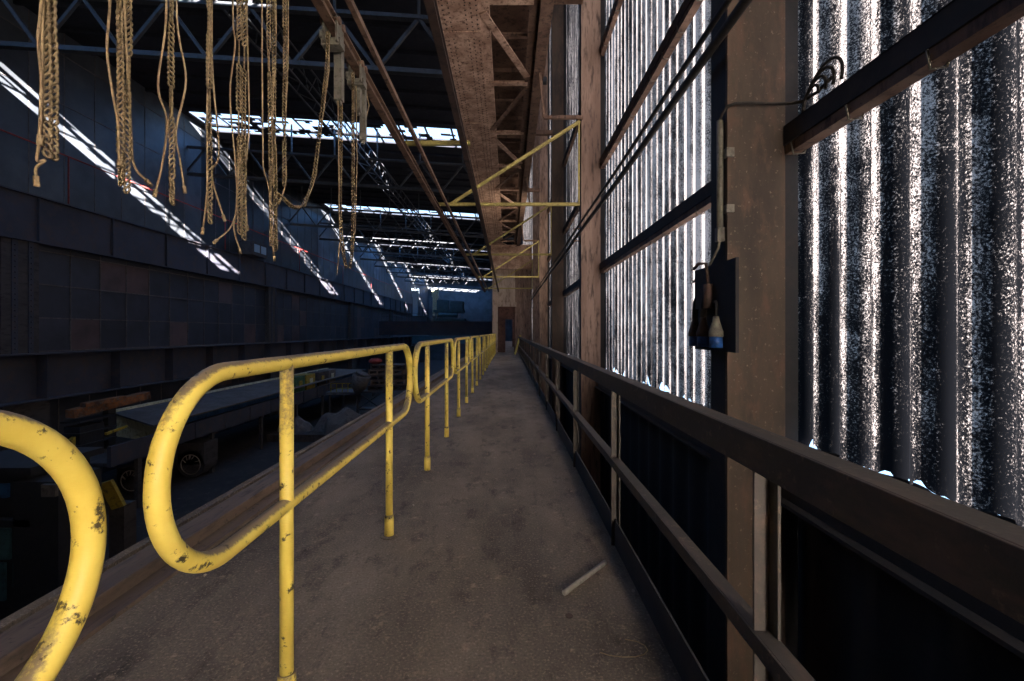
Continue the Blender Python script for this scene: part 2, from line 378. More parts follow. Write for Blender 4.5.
GL = ['yellow tubular guard rail section closest to the camera, only its rounded end shows',
      'large worn yellow tubular guard rail with rounded ends in the left foreground',
      'second whole yellow guard rail section, just beyond the large foreground one',
      'third whole yellow guard rail section counting from the foreground',
      'fourth whole yellow guard rail section counting from the foreground',
      'fifth whole yellow guard rail section counting from the foreground',
      'sixth whole yellow guard rail section, small in the distance',
      'fourth yellow guard rail section before the doorway at the walkway end',
      'third yellow guard rail section before the doorway at the walkway end',
      'second yellow guard rail section before the doorway at the walkway end',
      'last yellow guard rail section, right before the doorway of the steel portal']
g0 = make_guard(GL[0])
for i in range(11):
    if i == 0: o = g0
    else:
        o = g0.copy(); C.objects.link(o); o['label'] = GL[i]
        for ch in g0.children:
            c_ = ch.copy(); C.objects.link(c_); c_.parent = o
            for gg in ch.children:
                d_ = gg.copy(); C.objects.link(d_); d_.parent = c_
    o.location = (XR, 1.455 + (i-1)*2.525 + (.004 if i == 0 else 0) + (.008 if i > 1 else 0), -.016 if i == 0 else 0)

# flat crane rail strip at the walkway's open edge
t = thing('crane_rail', 'worn steel crane rail lying along the open left edge of the walkway', 'rail')
a = MB(); a.box(-1.92, -1.64, -6, 27, 0.001, .02); a.build('sole_plate', M['bark'], t)
a = MB(); a.box(-1.88, -1.73, -6, 27, .02, .085); a.build('rail_head', M['bark'], t, .006)
a = MB(); a.box(-2.05, -1.995, -6, 27, 0.001, .035); tag(a.build('edge_strip', M['deckfloor']), 'low steel edge strip along the walkway drop, left of the crane rail', 'edge strip')

# ------------------------------------------------------------------ right steel handrail + kick plate
t = thing('steel_handrail', 'dark brown angle-iron handrail along the right side of the walkway', 'handrail', (0,0,0))
XH = .598
a = MB(); a.box(XH-.018, XH+.042, -2, 27, .951, .958); a.box(XH-.024, XH-.018, -2, 27, .873, .958); a.build('top_rail', M['railr'], t, .002)
a = MB(); a.box(XH-.018, XH+.024, -2, 27, .49, .496); a.box(XH-.024, XH-.018, -2, 27, .452, .496); a.build('mid_rail', M['railr'], t, .0015)
yy = 1.085
while yy < 27:
    a = MB(); a.box(XH-.017, XH+.025, yy, yy+.007, -.2, .951); a.box(XH+.018, XH+.025, yy-.035, yy, -.2, .951); a.build('post', M['railr'], t)
    yy += 1.5
for yy in (-.415,):
    a = MB(); a.box(XH-.017, XH+.037, yy, yy+.007, -.2, .951); a.build('post', M['rust'], t)
a = MB(); a.box(XH+.001, XH+.009, -6, 26.8, .001, .15); tag(a.build('kick_plate', M['dark']), 'dark upright toe board at the foot of the right handrail', 'kick plate')

# ------------------------------------------------------------------ wall columns, girts, beams
CL = ['closest big brown steel wall column carrying the switch plate', 'second wall column, peeling pink-brown paint, where the long yellow brace starts',
      'third wall column from the camera, narrow and dark brown', 'fourth wall column from the camera, pale brown', 'fifth wall column, beside the doorway at the walkway end']
for i, yc in enumerate((3.0, 9.0, 15.0, 21.0, 26.6)):
    t = thing('steel_column', CL[i], 'column', (1.6, yc, -8), 'steel columns along the right wall')
    mt = M['column'] if i in (0, 2) else M['columnlight']
    a = MB(); a.box(1.43, 1.81, yc, yc+.03, -8, 16.8); a.build('front_flange', mt, t, .004)
    a = MB(); a.box(1.46, 1.75, yc+.21, yc+.24, -8, 16.8); a.box(1.59, 1.62, yc+.03, yc+.21, -8, 16.8); a.build('web', M['rustdark'], t)
    a = MB(); a.box(1.43, 1.46, yc+.03, yc+.24, -8, 16.8); a.box(1.81, 1.90, yc+.012, yc+.03, -8, 16.8); a.build('side_plate_shade_strip', M['dark'], t)
# dark side plate and strip on the wall line paint in each column's shade
GN = {2.46: 'lowest', 4.50: 'middle', 6.7: 'top'}
edges = [(-2.0, 2.99), (3.25, 8.99), (9.25, 14.99), (15.25, 20.99), (21.25, 26.59)]
BN = ['in the closest bay', 'between the first and second wall columns', 'between the second and third wall columns', 'between the third and fourth wall columns', 'in the last bay by the doorway']
for bi, (y0, y1) in enumerate(edges):
    for z, nm in GN.items():
        t = thing('wall_girt', '%s horizontal steel girt on the sheeted wall %s' % (nm, BN[bi]), 'girt', (1.77, (y0+y1)/2, z), 'horizontal girts on the right wall')
        a = MB(); a.box(1.79, 1.90, y0, y1, z+.065, z+.075); a.box(1.79, 1.80, y0, y1, z-.05, z+.075); a.box(1.80, 1.90, y0, y1, z-.05, z-.04); a.build('channel', M['dark'] if bi != 1 or z < 3 else M['rustdark'], t)
        a = MB(); a.box(1.80, 1.88, y0, y1, z-.11, z-.052); a.build('lower_lip', M['rust'], t)
        if z < 7 and bi < 3:
            k = y0+.2
            while k < y1:
                a = MB(); a.tube([(1.90, k, z-.02), (1.87, k, z-.13), (1.80, k, z-.14), (1.785, k, z-.06)], .006, 6); a.build('hook_bolt', M['grey'], t); k += .47
for bi, (y0, y1) in enumerate(edges):
    a = MB(); a.box(1.76, 1.88, y0, y1, .14, .42); a.box(1.70, 1.88, y0, y1, .12, .14)
    tag(a.build('sill_beam', M['dark']), 'dark sill beam under the torn lower sheet edge %s' % BN[bi], 'beam', 'sill beams under the translucent sheets')

# twin pipes running along the columns
for (rr, zz, xx, lb) in ((.020, 3.20, 1.335, 'thinner and upper of two dark pipes running along the wall columns'), (.030, 3.05, 1.335, 'thicker and lower of two dark pipes running along the wall columns')):
    a = MB(); pts = [(xx, -5+k*1.0, zz + .012*math.sin(k*1.05)) for k in range(33)]; a.tube(pts, rr, 12)
    tag(a.build('service_pipe', M['blackcable']), lb, 'pipe', 'twin pipes along the columns')
t = thing('pipe_clamp', 'steel clamp holding the twin pipes on the second wall column', 'clamp', (1.4, 9.1, 3.1))
a = MB(); a.box(1.30, 1.43, 9.08, 9.12, 2.99, 3.01); a.box(1.30, 1.43, 9.08, 9.12, 3.23, 3.25); a.build('strap', M['rust'], t)

# conduit and cable on the closest column
t = thing('cable_conduit', 'slim grey conduit tube on the left side of the closest wall column', 'conduit', (1.40, 3.06, 2.2))
a = MB(); a.cyl((1.405, 3.05, 1.86), (1.405, 3.05, 2.60), .021, 14); a.build('tube', M['grey'], t)
for bb in ((1.38, 1.44, 3.03, 3.07, 1.80, 1.89), (1.42, 1.47, 2.985, 3.03, 2.34, 2.40), (1.42, 1.47, 2.985, 3.03, 1.98, 2.03)):
    a = MB(); a.box(*bb); a.build('clamp', M['grey'], t)
a = MB(); a.tube([(1.405, 3.05, 2.60), (1.405, 3.02, 2.63), (1.42, 2.975, 2.66), (1.46, 2.965, 2.672), (1.56, 2.96, 2.675), (1.70, 2.955, 2.665), (1.80, 2.93, 2.655), (1.83, 2.85, 2.63), (1.83, 2.72, 2.62), (1.83, 2.60, 2.64)], .010, 8)
for q in range(4):
    pts = []
    for k in range(15):
        aa = PI*1.25*k/14 - .35; r1 = 1-.20*q; pts.append((1.84-.008*q, 2.70 - .17*r1*math.cos(aa) + .02*q, 2.60 + .15*r1*math.sin(aa) + .05*math.cos(aa)*r1))
    a.tube(pts, .009, 8)
tag(a.build('coiled_cable', M['blackcable']), 'coiled cable hooked over the girt, right of the closest wall column', 'cable')
a = MB(); a.tube([(1.405, 3.05, 1.82), (1.40, 3.06, 1.76), (1.40, 3.2, 1.66), (1.40, 3.4, 1.60), (1.41, 3.5, 1.58)], .009, 8)
tag(a.build('loose_cable', M['grey']), 'short pale cable curving out of the conduit above the switch plate', 'cable')
t = thing('switch_plate', 'dark metal plate with conduit stub and blue sockets on closest column', 'switch plate', (1.38, 3.05, 1.36))
a = MB(); a.box(1.372, 1.380, 2.77, 3.38, 1.075, 1.65); a.box(1.368, 1.388, 2.764, 2.77, 1.075, 1.65); a.box(1.38, 1.43, 3.0, 3.2, 1.2, 1.5); a.build('back_plate', M['dark'], t)
a = MB(); a.tube([(1.30, 3.22, 1.64), (1.30, 3.14, 1.665), (1.33, 3.09, 1.66), (1.34, 3.085, 1.55), (1.34, 3.085, 1.50)], .011, 8); a.cyl((1.34, 3.085, 1.52), (1.34, 3.085, 1.36), .03, 12); a.box(1.32, 1.372, 3.12, 3.24, 1.36, 1.50); a.build('conduit_stub', M['rustdark'], t)
for yy, mm in ((2.93, 1), (3.12, 0), (3.26, 0)):
    a = MB(); a.cyl((1.325, yy, 1.10), (1.325, yy, 1.17), .040, 14); so = a.build('socket', M['blueplastic'], t)
    a = MB(); a.tube([(1.325, yy, 1.17), (1.325, yy, 1.20), (1.325, yy, 1.27), (1.325, yy, 1.30)], .04, 12, radii=[.045, .045, .022, .018]); a.build('plug', M['grey'] if mm else M['rustdark'], so)
    if mm: a = MB(); a.tube([(1.325, yy, 1.30), (1.335, yy+.01, 1.36), (1.35, yy+.06, 1.40), (1.36, yy+.12, 1.40)], .008, 8)
    else: a = MB(); a.tube([(1.325, yy, 1.30), (1.33, yy, 1.40), (1.345, yy-.02, 1.47)], .022, 8)
    a.build('lead', M['blackcable'], so)

# ------------------------------------------------------------------ outrigger brackets and overhead tracks
XT = {'A': -1.364, 'B': -1.165, 'C': -.555}; ZA = 3.68
BL = ['closest bracket bar tying the overhead tracks together', 'big pale yellow bracket with long diagonal brace on the second wall column', 'pale yellow bracket on the third wall column',
      'pale yellow bracket on the fourth wall column', 'small farthest pale yellow bracket near the walkway end']
for i, yy in enumerate((6.07, 8.98, 14.8, 20.8, 26.3)):
    t = thing('outrigger_bracket', BL[i], 'bracket', (1.4, yy, ZA), 'brackets carrying the overhead tracks')
    xe = 1.40 if i else -.50
    a = MB(); a.bar((-1.45, yy, ZA), (xe, yy, ZA), .05, .035); a.bar((-1.45, yy, ZA+.02), (xe, yy, ZA+.02), .012, .05); a.build('arm', M['paleyellow'], t)
    if i:
        a = MB(); a.bar((1.40, yy-.02, 5.30), (-1.10, yy-.02, ZA+.02), .07, .05); a.build('brace', M['paleyellow'], t)
        a = MB(); a.bar((1.385, yy, ZA), (1.385, yy, 5.34), .03, .03, (0,1,0)); a.build('wall_bar', M['paleyellow'], t)
a = MB(); a.ibeam(-4, 27.5, XT['A'], ZA-.12, ZA-.02, .075, .012, .012); tag(a.build('hoist_track', M['rust']), 'leftmost overhead I-beam track from which the chains hang', 'track')
a = MB(); a.box(XT['B']-.02, XT['B']+.02, -4, 27.5, ZA-.07, ZA-.02); tag(a.build('conductor_bar', M['rust']), 'thin overhead bar running just right of the chain track', 'bar')
a = MB(); a.ibeam(-4, 27.2, XT['C']-.01, ZA-.12, ZA-.02, .07, .012, .012); tag(a.build('side_track', M['rustdark']), 'dark overhead track along the edge of the riveted girder plate', 'track')

# ------------------------------------------------------------------ riveted crane girder with bracing above the walkway
ZG = 6.30; h = ZG-1.2
t = thing('crane_girder', 'huge rust-brown riveted crane girder running above the walkway', 'girder', (-.8, 10, ZG))
a = MB(); a.box(-1.16, -.46, -6, 27.2, ZG, ZG+.03)
for k in range(8): a.box(-1.15, -.47, 1.0+k*3.4, 1.14+k*3.4, ZG-.015, ZG)
a.build('bottom_flange', M['riveted'], t)
rv = MB()
xs = (-1.12, -1.03, -.94, -.68, -.59, -.50)
y = 4.6
while y < 24:
    for k, xx in enumerate(xs): rv.add([(xx+.016*math.cos(q*PI/3), y+(.05 if k % 2 else 0)+.016*math.sin(q*PI/3), ZG-.001) for q in range(6)] + [(xx, y+(.05 if k % 2 else 0), ZG-.018)], [(q, (q+1) % 6, 6) for q in range(6)])
    y += .11
o = rv.build('rivets', M['rustdark'], t); o['kind'] = 'stuff'
a = MB(); a.box(-.83, -.79, -6, 27.2, ZG+.03, ZG+2.5); a.build('web', M['rust'], t)
a = MB(); a.box(-1.16, -.46, -6, 27.2, ZG+2.5, ZG+2.53); a.build('top_flange', M['rust'], t)
t = thing('bracing_lattice', 'brown zigzag steel lattice bracing beside the riveted girder', 'bracing', (0, 10, ZG+.1))
a = MB(); a.box(-.46, -.30, -6, 27, ZG+.02, ZG+.05); a.box(-.32, -.30, -6, 26.8, ZG+.05, ZG+.2); a.build('inner_chord', M['riveted'], t)
a = MB(); a.box(.34, .46, -6, 27, ZG+.02, ZG+.04); a.box(.44, .46, -6, 27, ZG+.04, ZG+.18); a.build('outer_chord', M['rust'], t)
yb = 7.1; k = 0
while yb < 27:
    a = MB(); a.bar((-.42, yb, ZG+.0), (.40, yb, ZG+.0), .12, .02); a.bar((-.42, yb+.06, ZG+.05), (.40, yb+.06, ZG+.05), .015, .1); a.build('cross_bar', M['riveted'], t)
    a = MB()
    a.bar((-.40, yb+.25, ZG-.0), (.38, yb+2.1, ZG-.0), .13, .02) if k % 2 == 0 else a.bar((.38, yb+.15, ZG-.0), (-.40, yb+2.15, ZG-.0), .11, .02)
    a.build('diagonal', M['riveted'] if k % 2 == 0 else M['rust'], t)
    a = MB(); a.bar((-.36, yb+1.17, ZG+.25), (.40, yb+1.17, ZG+.25), .08, .02); a.build('cross_bar', M['rust'], t)
    yb += 2.36; k += 1
a = MB(); a.box(.50, .70, -6, 26.8, ZG-.1, ZG-.08); a.box(.59, .61, -6, 26.8, ZG-.08, ZG+.5); a.box(.50, .70, -6, 26.8, ZG+.5, ZG+.52)
tag(a.build('auxiliary_beam', M['rust']), 'narrower brown beam running between the lattice bracing and the wall columns', 'beam')
a = MB(); a.box(-.79, .45, -6, 27, ZG+.9, ZG+.95)
y = 1.0
while y < 27: a.box(-.79, .45, y, y+.08, ZG+.80, ZG+.9); y += 1.18
struct('ceiling.001', a, M['rust'])['label'] = 'underside of the upper crane walkway above the lattice bracing'
for i, yy in enumerate((9.0, 15.0, 21.0)):
    a = MB(); a.bar((.45, yy-.1, 7.65), (1.45, yy-.1, 7.65), .12, .14); a.bar((.7, yy-.1, 5.35), (1.45, yy-.1, 5.35), .06, .06)
    a.bar((.7, yy-.1, 5.35), (.62, yy-.1, 6.2), .05, .05, (0,1,0))
    tag(a.build('cross_beam', M['rust']), 'short beam from the %s wall column to the auxiliary beam' % ('second', 'third', 'fourth')[i], 'beam', 'short cross beams at the column heads')

# ------------------------------------------------------------------ steel portal at the end of the walkway
t = thing('portal_column', 'rusty steel portal with a doorway closing the far end of the walkway', 'portal', (0, 27.5, 0))
a = MB(); a.box(-.92, -.60, 27.2, 28.2, 0, 4.9); a.box(-.92, -.86, 27.1, 28.2, 0, 4.9); a.build('jamb', M['beige'], t)
a = MB(); a.box(.42, 1.40, 27.2, 28.2, 0, 4.9); a.build('jamb', M['columnlight'], t)
a = MB(); a.box(-.60, .42, 27.2, 28.2, 2.75, 4.9); a.box(-.3, .0, 27.16, 27.2, 2.95, 4.9); a.box(-.66, .5, 27.1, 27.2, 2.70, 2.95); a.build('head_panel', M['beige'], t)
a = MB(); a.box(-1.0, 1.40, 26.9, 27.3, 4.9, 6.3); a.box(-1.0, .6, 26.85, 26.9, 6.1, 6.3); a.build('head_beam', M['riveted'], t)
a = MB(); a.box(-.60, -.50, 27.22, 28, 0, 2.7); a.box(.36, .42, 27.22, 28, 0, 2.7); a.box(-.24, -.16, 27.22, 27.3, 0, 2.7); a.box(-.60, .42, 27.22, 27.3, 1.95, 2.05); a.build('door_frame', M['brick'], t)
a = MB(); a.box(-.50, -.24, 27.3, 27.34, 0, 2.7); a.box(-.16, .36, 27.3, 27.34, 2.05, 2.7); a.build('door_panel', M['brick'], t)
t = thing('inner_portal', 'second dim steel portal seen through the far doorway', 'portal', (0, 37, 0))
a = MB(); a.box(-1.2, -.25, 37, 37.6, 0, 4); a.build('jamb', M['brick'], t)
a = MB(); a.box(.35, 1.4, 37, 37.6, 0, 4); a.build('jamb', M['brick'], t)
a = MB(); a.box(-.25, .35, 37, 37.6, 2.6, 4); a.build('head_panel', M['rustdark'], t)
a = MB(); a.bar((.36, 24.2, 0.02), (.66, 24.6, 1.02), .09, .05)
tag(a.build('leaning_bar', M['yellow']), 'short yellow bar leaning on the right handrail near the doorway', 'bar')

# ------------------------------------------------------------------ hanging chains
XC_ = XT['A']
def links(mb, pts, pitch=.0205, R1=.0074, r=.0047):
    """curb chain of interlocked oval links along a polyline"""
    P = [Vector(p) for p in pts]; seg = [(P[i+1]-P[i]).length for i in range(len(P)-1)]; tot = sum(seg); n = int(tot/pitch)
    i = 0; acc = 0
    for k in range(n):
        d = (k+.5)*pitch
        while i < len(seg)-1 and acc+seg[i] < d: acc += seg[i]; i += 1
        p = P[i].lerp(P[i+1], min(1, (d-acc)/seg[i])); T = (P[i+1]-P[i]).normalized()
        q = T.to_track_quat('Z', 'Y').to_matrix().to_4x4()
        Mx = Matrix.Translation(p) @ q @ Matrix.Rotation(.1+.22*math.sin(k*.13), 4, 'Z') @ Matrix.Rotation(.55, 4, 'Y')
        mb.torus(Mx, R1, r, 10, 6, 1.8)
def sway(p0, p1, amp, ph, n=10):
    p0 = Vector(p0); p1 = Vector(p1)
    return [tuple(p0.lerp(p1, k/n) + Vector((0, amp*math.sin(ph+k*.9)*math.sin(PI*k/n), 0)) + Vector((amp*.4*math.cos(ph+k), 0, 0))*math.sin(PI*k/n)) for k in range(n+1)]
def at(px, py, X=XC_):
    Y = X*F/(px-508); return (X, Y, 1.2-(py-332)*Y/F)
def topof(px):
    Y = XC_*F/(px-508); return (XC_, Y, ZA-.22)
def trolley(t, Y):
    a = MB()
    a.box(XC_-.06, XC_-.042, Y-.07, Y+.07, ZA-.25, ZA-.06); a.box(XC_+.042, XC_+.06, Y-.07, Y+.07, ZA-.25, ZA-.06)
    a.box(XC_-.075, XC_+.075, Y-.05, Y+.05, ZA-.27, ZA-.21); a.box(XC_-.085, XC_-.04, Y-.06, Y-.02, ZA-.22, ZA-.16); o = a.build('trolley', M['grey'], t, .003)
    a = MB()
    for yy in (-.045, .045):
        for sx_ in (-1, 1): a.cyl((XC_+sx_*.022, Y+yy, ZA-.085), (XC_+sx_*.075, Y+yy, ZA-.085), .028, 12)
    a.build('wheels', M['rust'], o)
def bundle(px, label, strands, cords):
    Y = XC_*F/(px-508)
    t = thing('chain_bundle', label, 'chain', (XC_, Y, 1.6), 'chains hanging from the overhead track')
    trolley(t, Y)
    for (xa, xb, yb_) in strands:
        a = MB(); p1 = at(xb, yb_); p0 = (XC_, XC_*F/(xa-508), ZA-.24); links(a, sway(p0, p1, .006, R()*6, 14)); a.build('chain', M['chain'], t)
    for pts in cords:
        a = MB(); q = [at(*p) for p in pts]
        # smooth the cord with a Catmull-Rom pass
        o = []
        for i in range(len(q)-1):
            p0 = Vector(q[max(i-1, 0)]); p1 = Vector(q[i]); p2 = Vector(q[i+1]); p3 = Vector(q[min(i+2, len(q)-1)])
            for k in range(6):
                s = k/6; o.append(.5*((2*p1)+(p2-p0)*s+(2*p0-5*p1+4*p2-p3)*s*s+(3*p1-p0-3*p2+p3)*s**3))
        o.append(Vector(q[-1])); a.tube(o, .0042, 7); c_ = a.build('cord', M['cord'], t)
        d = (o[-1]-o[-2]).normalized(); a = MB(); a.cyl(tuple(o[-1]), tuple(o[-1]+d*.03), .0075, 8); a.build('tip', M['cord'], c_)
bundle(50, 'leftmost thick bunch of brassy chains at the top left corner',
       [(46, 47.5, 158), (52.5, 53.5, 166)], [[(42, -120), (41, 0), (38, 40), (41, 80), (39, 140), (37, 160), (45, 160), (42, 163), (36, 168), (36, 176)], [(44, -120), (43, 0), (42, 60), (41, 100), (40, 135)]])
bundle(123, 'pair of chains with a cord bowing left, second bunch from the left',
       [(117, 121, 188), (129.5, 127, 196)], [[(112, -100), (110, 0), (107, 50), (113, 95), (118, 125), (119, 160)], [(124, -60), (124, 0), (127, 60), (131, 130), (134, 165), (146, 180)]])
bundle(172, 'single chain between two bowed cords, third bunch from the left',
       [(170, 172, 208)], [[(166, -80), (166, 20), (158, 85), (167, 120), (163, 160), (156, 190)], [(178, -80), (177, 20), (186, 80), (176, 130), (180, 160), (184, 186)]])
bundle(209, 'thin chain wrapped by straight cords, fourth bunch from the left',
       [(208, 210, 227)], [[(210, -60), (209, 40), (207, 120), (207, 190), (203, 228)], [(213, -60), (212, 60), (219, 150), (212, 170), (215, 190), (223, 215)]])
bundle(241, 'thick double chain with drooping cords, fifth bunch from the left',
       [(238, 239.5, 236), (244, 244, 240)], [[(232, -60), (233, 20), (235, 45), (230, 95), (235, 160), (237, 200), (232, 225), (217, 240)], [(247, -60), (247, 20), (249, 120), (245, 180), (247, 225)], [(240, 150), (236, 210), (234, 228), (239, 248)]])
bundle(270, 'long double chain with a loose side cord, sixth bunch from the left',
       [(267.5, 271.5, 248), (272.5, 276, 252)], [[(262, -60), (262, 20), (263, 150), (264, 170), (269, 190), (270, 220), (274, 256)], [(275, -50), (276, 40), (273, 100), (272, 180)]])
bundle(285, 'slim single chain hanging just right of the long double chain',
       [(285, 284, 188)], [[(288, -40), (288, 60), (285, 130), (286, 180), (280, 200)]])
# first trolley with counterweight: chains swing back to the slim chain in a loop
def hoist(px, label, box, chains_, wires):
    Y = XC_*F/(px-508); t = thing('festoon_trolley', label, 'trolley', (XC_, Y, 3), 'trolleys with boxes on the chain track'); trolley(t, Y)
    for (x0, x1, y0, y1) in box:
        p = at((x0+x1)/2, y0); q = at((x0+x1)/2, y1); wd = (x1-x0)*p[1]/F
        a = MB(); a.box(p[0]-wd/2, p[0]+wd/2, p[1]-wd/2, p[1]+wd/2, q[2], p[2]); a.box(p[0]-wd*.3, p[0]+wd*.3, p[1]-wd*.3, p[1]+wd*.3, q[2]-.03, q[2]); a.build('weight_box', M['grey'], t, .004)
    for pts in chains_:
        a = MB(); q = [at(*p) for p in pts]; o = []
        for i in range(len(q)-1):
            p0 = Vector(q[max(i-1, 0)]); p1 = Vector(q[i]); p2 = Vector(q[i+1]); p3 = Vector(q[min(i+2, len(q)-1)])
            for k in range(6):
                s = k/6; o.append(.5*((2*p1)+(p2-p0)*s+(2*p0-5*p1+4*p2-p3)*s*s+(3*p1-p0-3*p2+p3)*s**3))
        o.append(Vector(q[-1])); links(a, [tuple(v_) for v_ in o], .026, .0088, .0056); a.build('chain', M['chain'], t)
    for pts in wires:
        a = MB(); a.tube([at(*p) for p in pts], .0055, 7); a.build('cord', M['cord'], t)
hoist(333, 'nearer trolley with long grey box and chain looping back to the left', [(335, 343, 46, 101)],
      [[(328, 32), (327, 60), (323, 100), (318, 145), (313, 180), (304, 203), (295, 208), (285, 200), (275, 192)], [(341, 101), (341, 150), (340, 210), (343, 250), (347, 270)]],
      [[(329, 34), (329, 70), (321, 130), (316, 175), (305, 206), (292, 206), (282, 196)], [(338, 101), (339, 200), (340, 240), (337, 275)]])
hoist(357, 'farther trolley with two grey boxes and hanging chain', [(355, 361, 80, 112), (360, 366, 85, 141)],
      [[(353, 72), (353, 130), (353, 200), (352, 245), (350, 268)]], [[(356, 80), (357, 160), (355, 230), (352, 262)], [(366, 90), (369, 105), (366, 118), (363, 112)]])

# ------------------------------------------------------------------ small things on the walkway floor
a = MB(); a.cyl((.255, 2.09, .014), (.50, 2.37, .014), .0125, 12)
tag(a.build('steel_pipe', M['palegrey']), 'short grey length of pipe lying on the walkway floor', 'pipe')
a = MB(); pts = [(.43+.075*math.cos(k*.5+3.6)*1.3, 1.74+.05*math.sin(k*.5+3.6), .004+.002*math.sin(k)) for k in range(9)]
a.tube(pts, .0017, 6); tag(a.build('wire_scrap', M['cord']), 'thin curled wire scrap on the floor by the bottom edge', 'wire')
for (px, py, lb) in ((633, 592, 'pale pebble right of the pipe on the floor'), (205, 576, 'tiny white stone chip below the foreground rail loop'), (413, 506, 'tiny stone chip on the middle of the walkway'), (447, 538, 'small stone chip left of the walkway centre')):
    Y = 1.2*F/(py-332); a = MB(); a.ico(((px-508)*Y/F, Y, .005), .008, (1, 1.3, .7), .2, 7, 4); tag(a.build('pebble', M['stone']), lb, 'stone')
a = MB(); a.cyl((.258, 1.94, 0.001), (.258, 1.94, .005), .016, 14); tag(a.build('washer', M['rustdark']), 'rusty washer on the floor below the loose pipe', 'washer')

# ------------------------------------------------------------------ far side of the hall: girders, columns
def far_girder(name, label, z0, z1, x0=-26.0, fl_=.35):
    t = thing(name, label, 'girder', (x0, 60, z0))
    a = MB(); a.box(x0-.06, x0, -12, 150, z0, z1); a.build('web', M['girderL'], t)
    a = MB(); a.box(x0-.35, x0+fl_, -12, 150, z1-.08, z1); a.build('top_flange', M['girderL'], t)
    a = MB(); a.box(x0-.35, x0+fl_, -12, 150, z0, z0+.08); a.build('bottom_flange', M['girderL'], t)
    y = 25.4-4.75*7
    while y < 150:
        a = MB(); a.box(x0, x0+fl_*.8, y-.03, y+.03, z0+.08, z1-.08); a.build('stiffener', M['girderL'], t); y += 4.75
far_girder('upper_far_girder', 'upper sooty crane girder along the far left wall, crossed by sun streaks', 6.1, 8.7, fl_=.2)
far_girder('lower_far_girder', 'lower sooty crane girder along the far left wall, behind the yellow rails', -2.55, .05, fl_=.75)
for i, yc in enumerate((24.6, 51.0, 77.0, 103.0)):
    t = thing('far_column', ('closest riveted column', 'second riveted column', 'third riveted column', 'fourth riveted column')[i] + ' on the far left wall between the two girders', 'column', (-26.2, yc, 0), 'columns on the far left wall')
    a = MB(); a.box(-26.4, -26.0, yc-1.0, yc+.9, .05, 6.1); a.build('web', M['board'], t)
    a = MB(); a.box(-26.0, -25.93, yc-.55, yc-.25, .05, 6.1); a.box(-26.0, -25.93, yc+.3, yc+.55, .05, 6.1)
    for k in range(20):
        for xx in (yc-.4, yc+.42): a.ico((-25.92, xx, .3+k*.29), .05, seg=6, rings=4)
    a.build('cover_strip', M['girderL'], t)
    a = MB(); a.box(-26.4, -25.7, yc-1.2, yc+1.2, -8, -2.5); a.build('lower_shaft', M['board'], t)
t = thing('red_handrail', 'thin faded red handrail on top of the upper far girder', 'handrail', (-24.9, 60, 8.7))
a = MB(); a.cyl((-25.7, 10, 11.45), (-25.7, 140, 11.45), .045, 8); a.build('top_rail', M['red'], t)
y = 12
while y < 100: a = MB(); a.cyl((-25.7, y, 8.7), (-25.7, y, 11.45), .04, 8); a.build('post', M['red'], t); y += 14.9
t = thing('lit_cabin', 'small cabin with two pale windows on the far upper girder', 'cabin', (-25.3, 45.3, 8.7))
a = MB(); a.box(-25.95, -24.6, 44.3, 47.0, 8.7, 10.0); a.build('body', M['board'], t)
for yy in (44.6, 45.8): a = MB(); a.box(-24.6, -24.57, yy, yy+.95, 9.0, 9.75); a.build('window', M['pane'], t)

# ------------------------------------------------------------------ roof trusses
def zb(x): return 13.7 - .066*(x+21.6)
TL = ['closest', 'second', 'third', 'fourth', 'fifth', 'sixth', 'seventh', 'eighth', 'ninth', 'tenth', 'eleventh']
for i, Y in enumerate((19.0, 37.4, 54.8, 63.5, 72.2, 80.9, 89.6, 98.3, 107.0, 115.7, 124.4)):
    dz = -.62 if i == 0 else 0; t = thing('roof_truss', '%s steel roof truss spanning the hall, counted from the camera' % TL[i], 'truss', (-13, Y, 13), 'roof trusses of the hall')
    mt = M['truss']; wd = .28; D = 2.25
    a = MB(); a.bar((-26, Y, (zb(-26)+dz)), (1.6, Y, (zb(1.6)+dz)), wd, .14, (0,0,1)); a.bar((-26, Y, (zb(-26)+dz)+.13), (1.6, Y, (zb(1.6)+dz)+.13), .04, .12); a.build('bottom_chord', mt, t)
    a = MB(); a.bar((-26, Y, (zb(-26)+dz)+D), (1.6, Y, (zb(1.6)+dz)+D), wd, .16, (0,0,1)); a.build('top_chord', mt, t)
    x = -26.3; k = 0
    while x < 1.3:
        a = MB(); x1 = min(x+1.74, 1.6)
        p = (x, Y, (zb(x)+dz)) if k % 2 == 0 else (x, Y, (zb(x)+dz)+D); q = (x1, Y, (zb(x1)+dz)+D) if k % 2 == 0 else (x1, Y, (zb(x1)+dz))
        a.bar(p, q, .13, .13, (0,1,0)); a.build('web_bar', mt, t)
        if k % 2: a = MB(); a.bar((x, Y, (zb(x)+dz)+D), (x, Y, zr(x)-.02), .1, .1, (0,1,0)); a.build('roof_post', mt, t)
        x = x1; k += 1
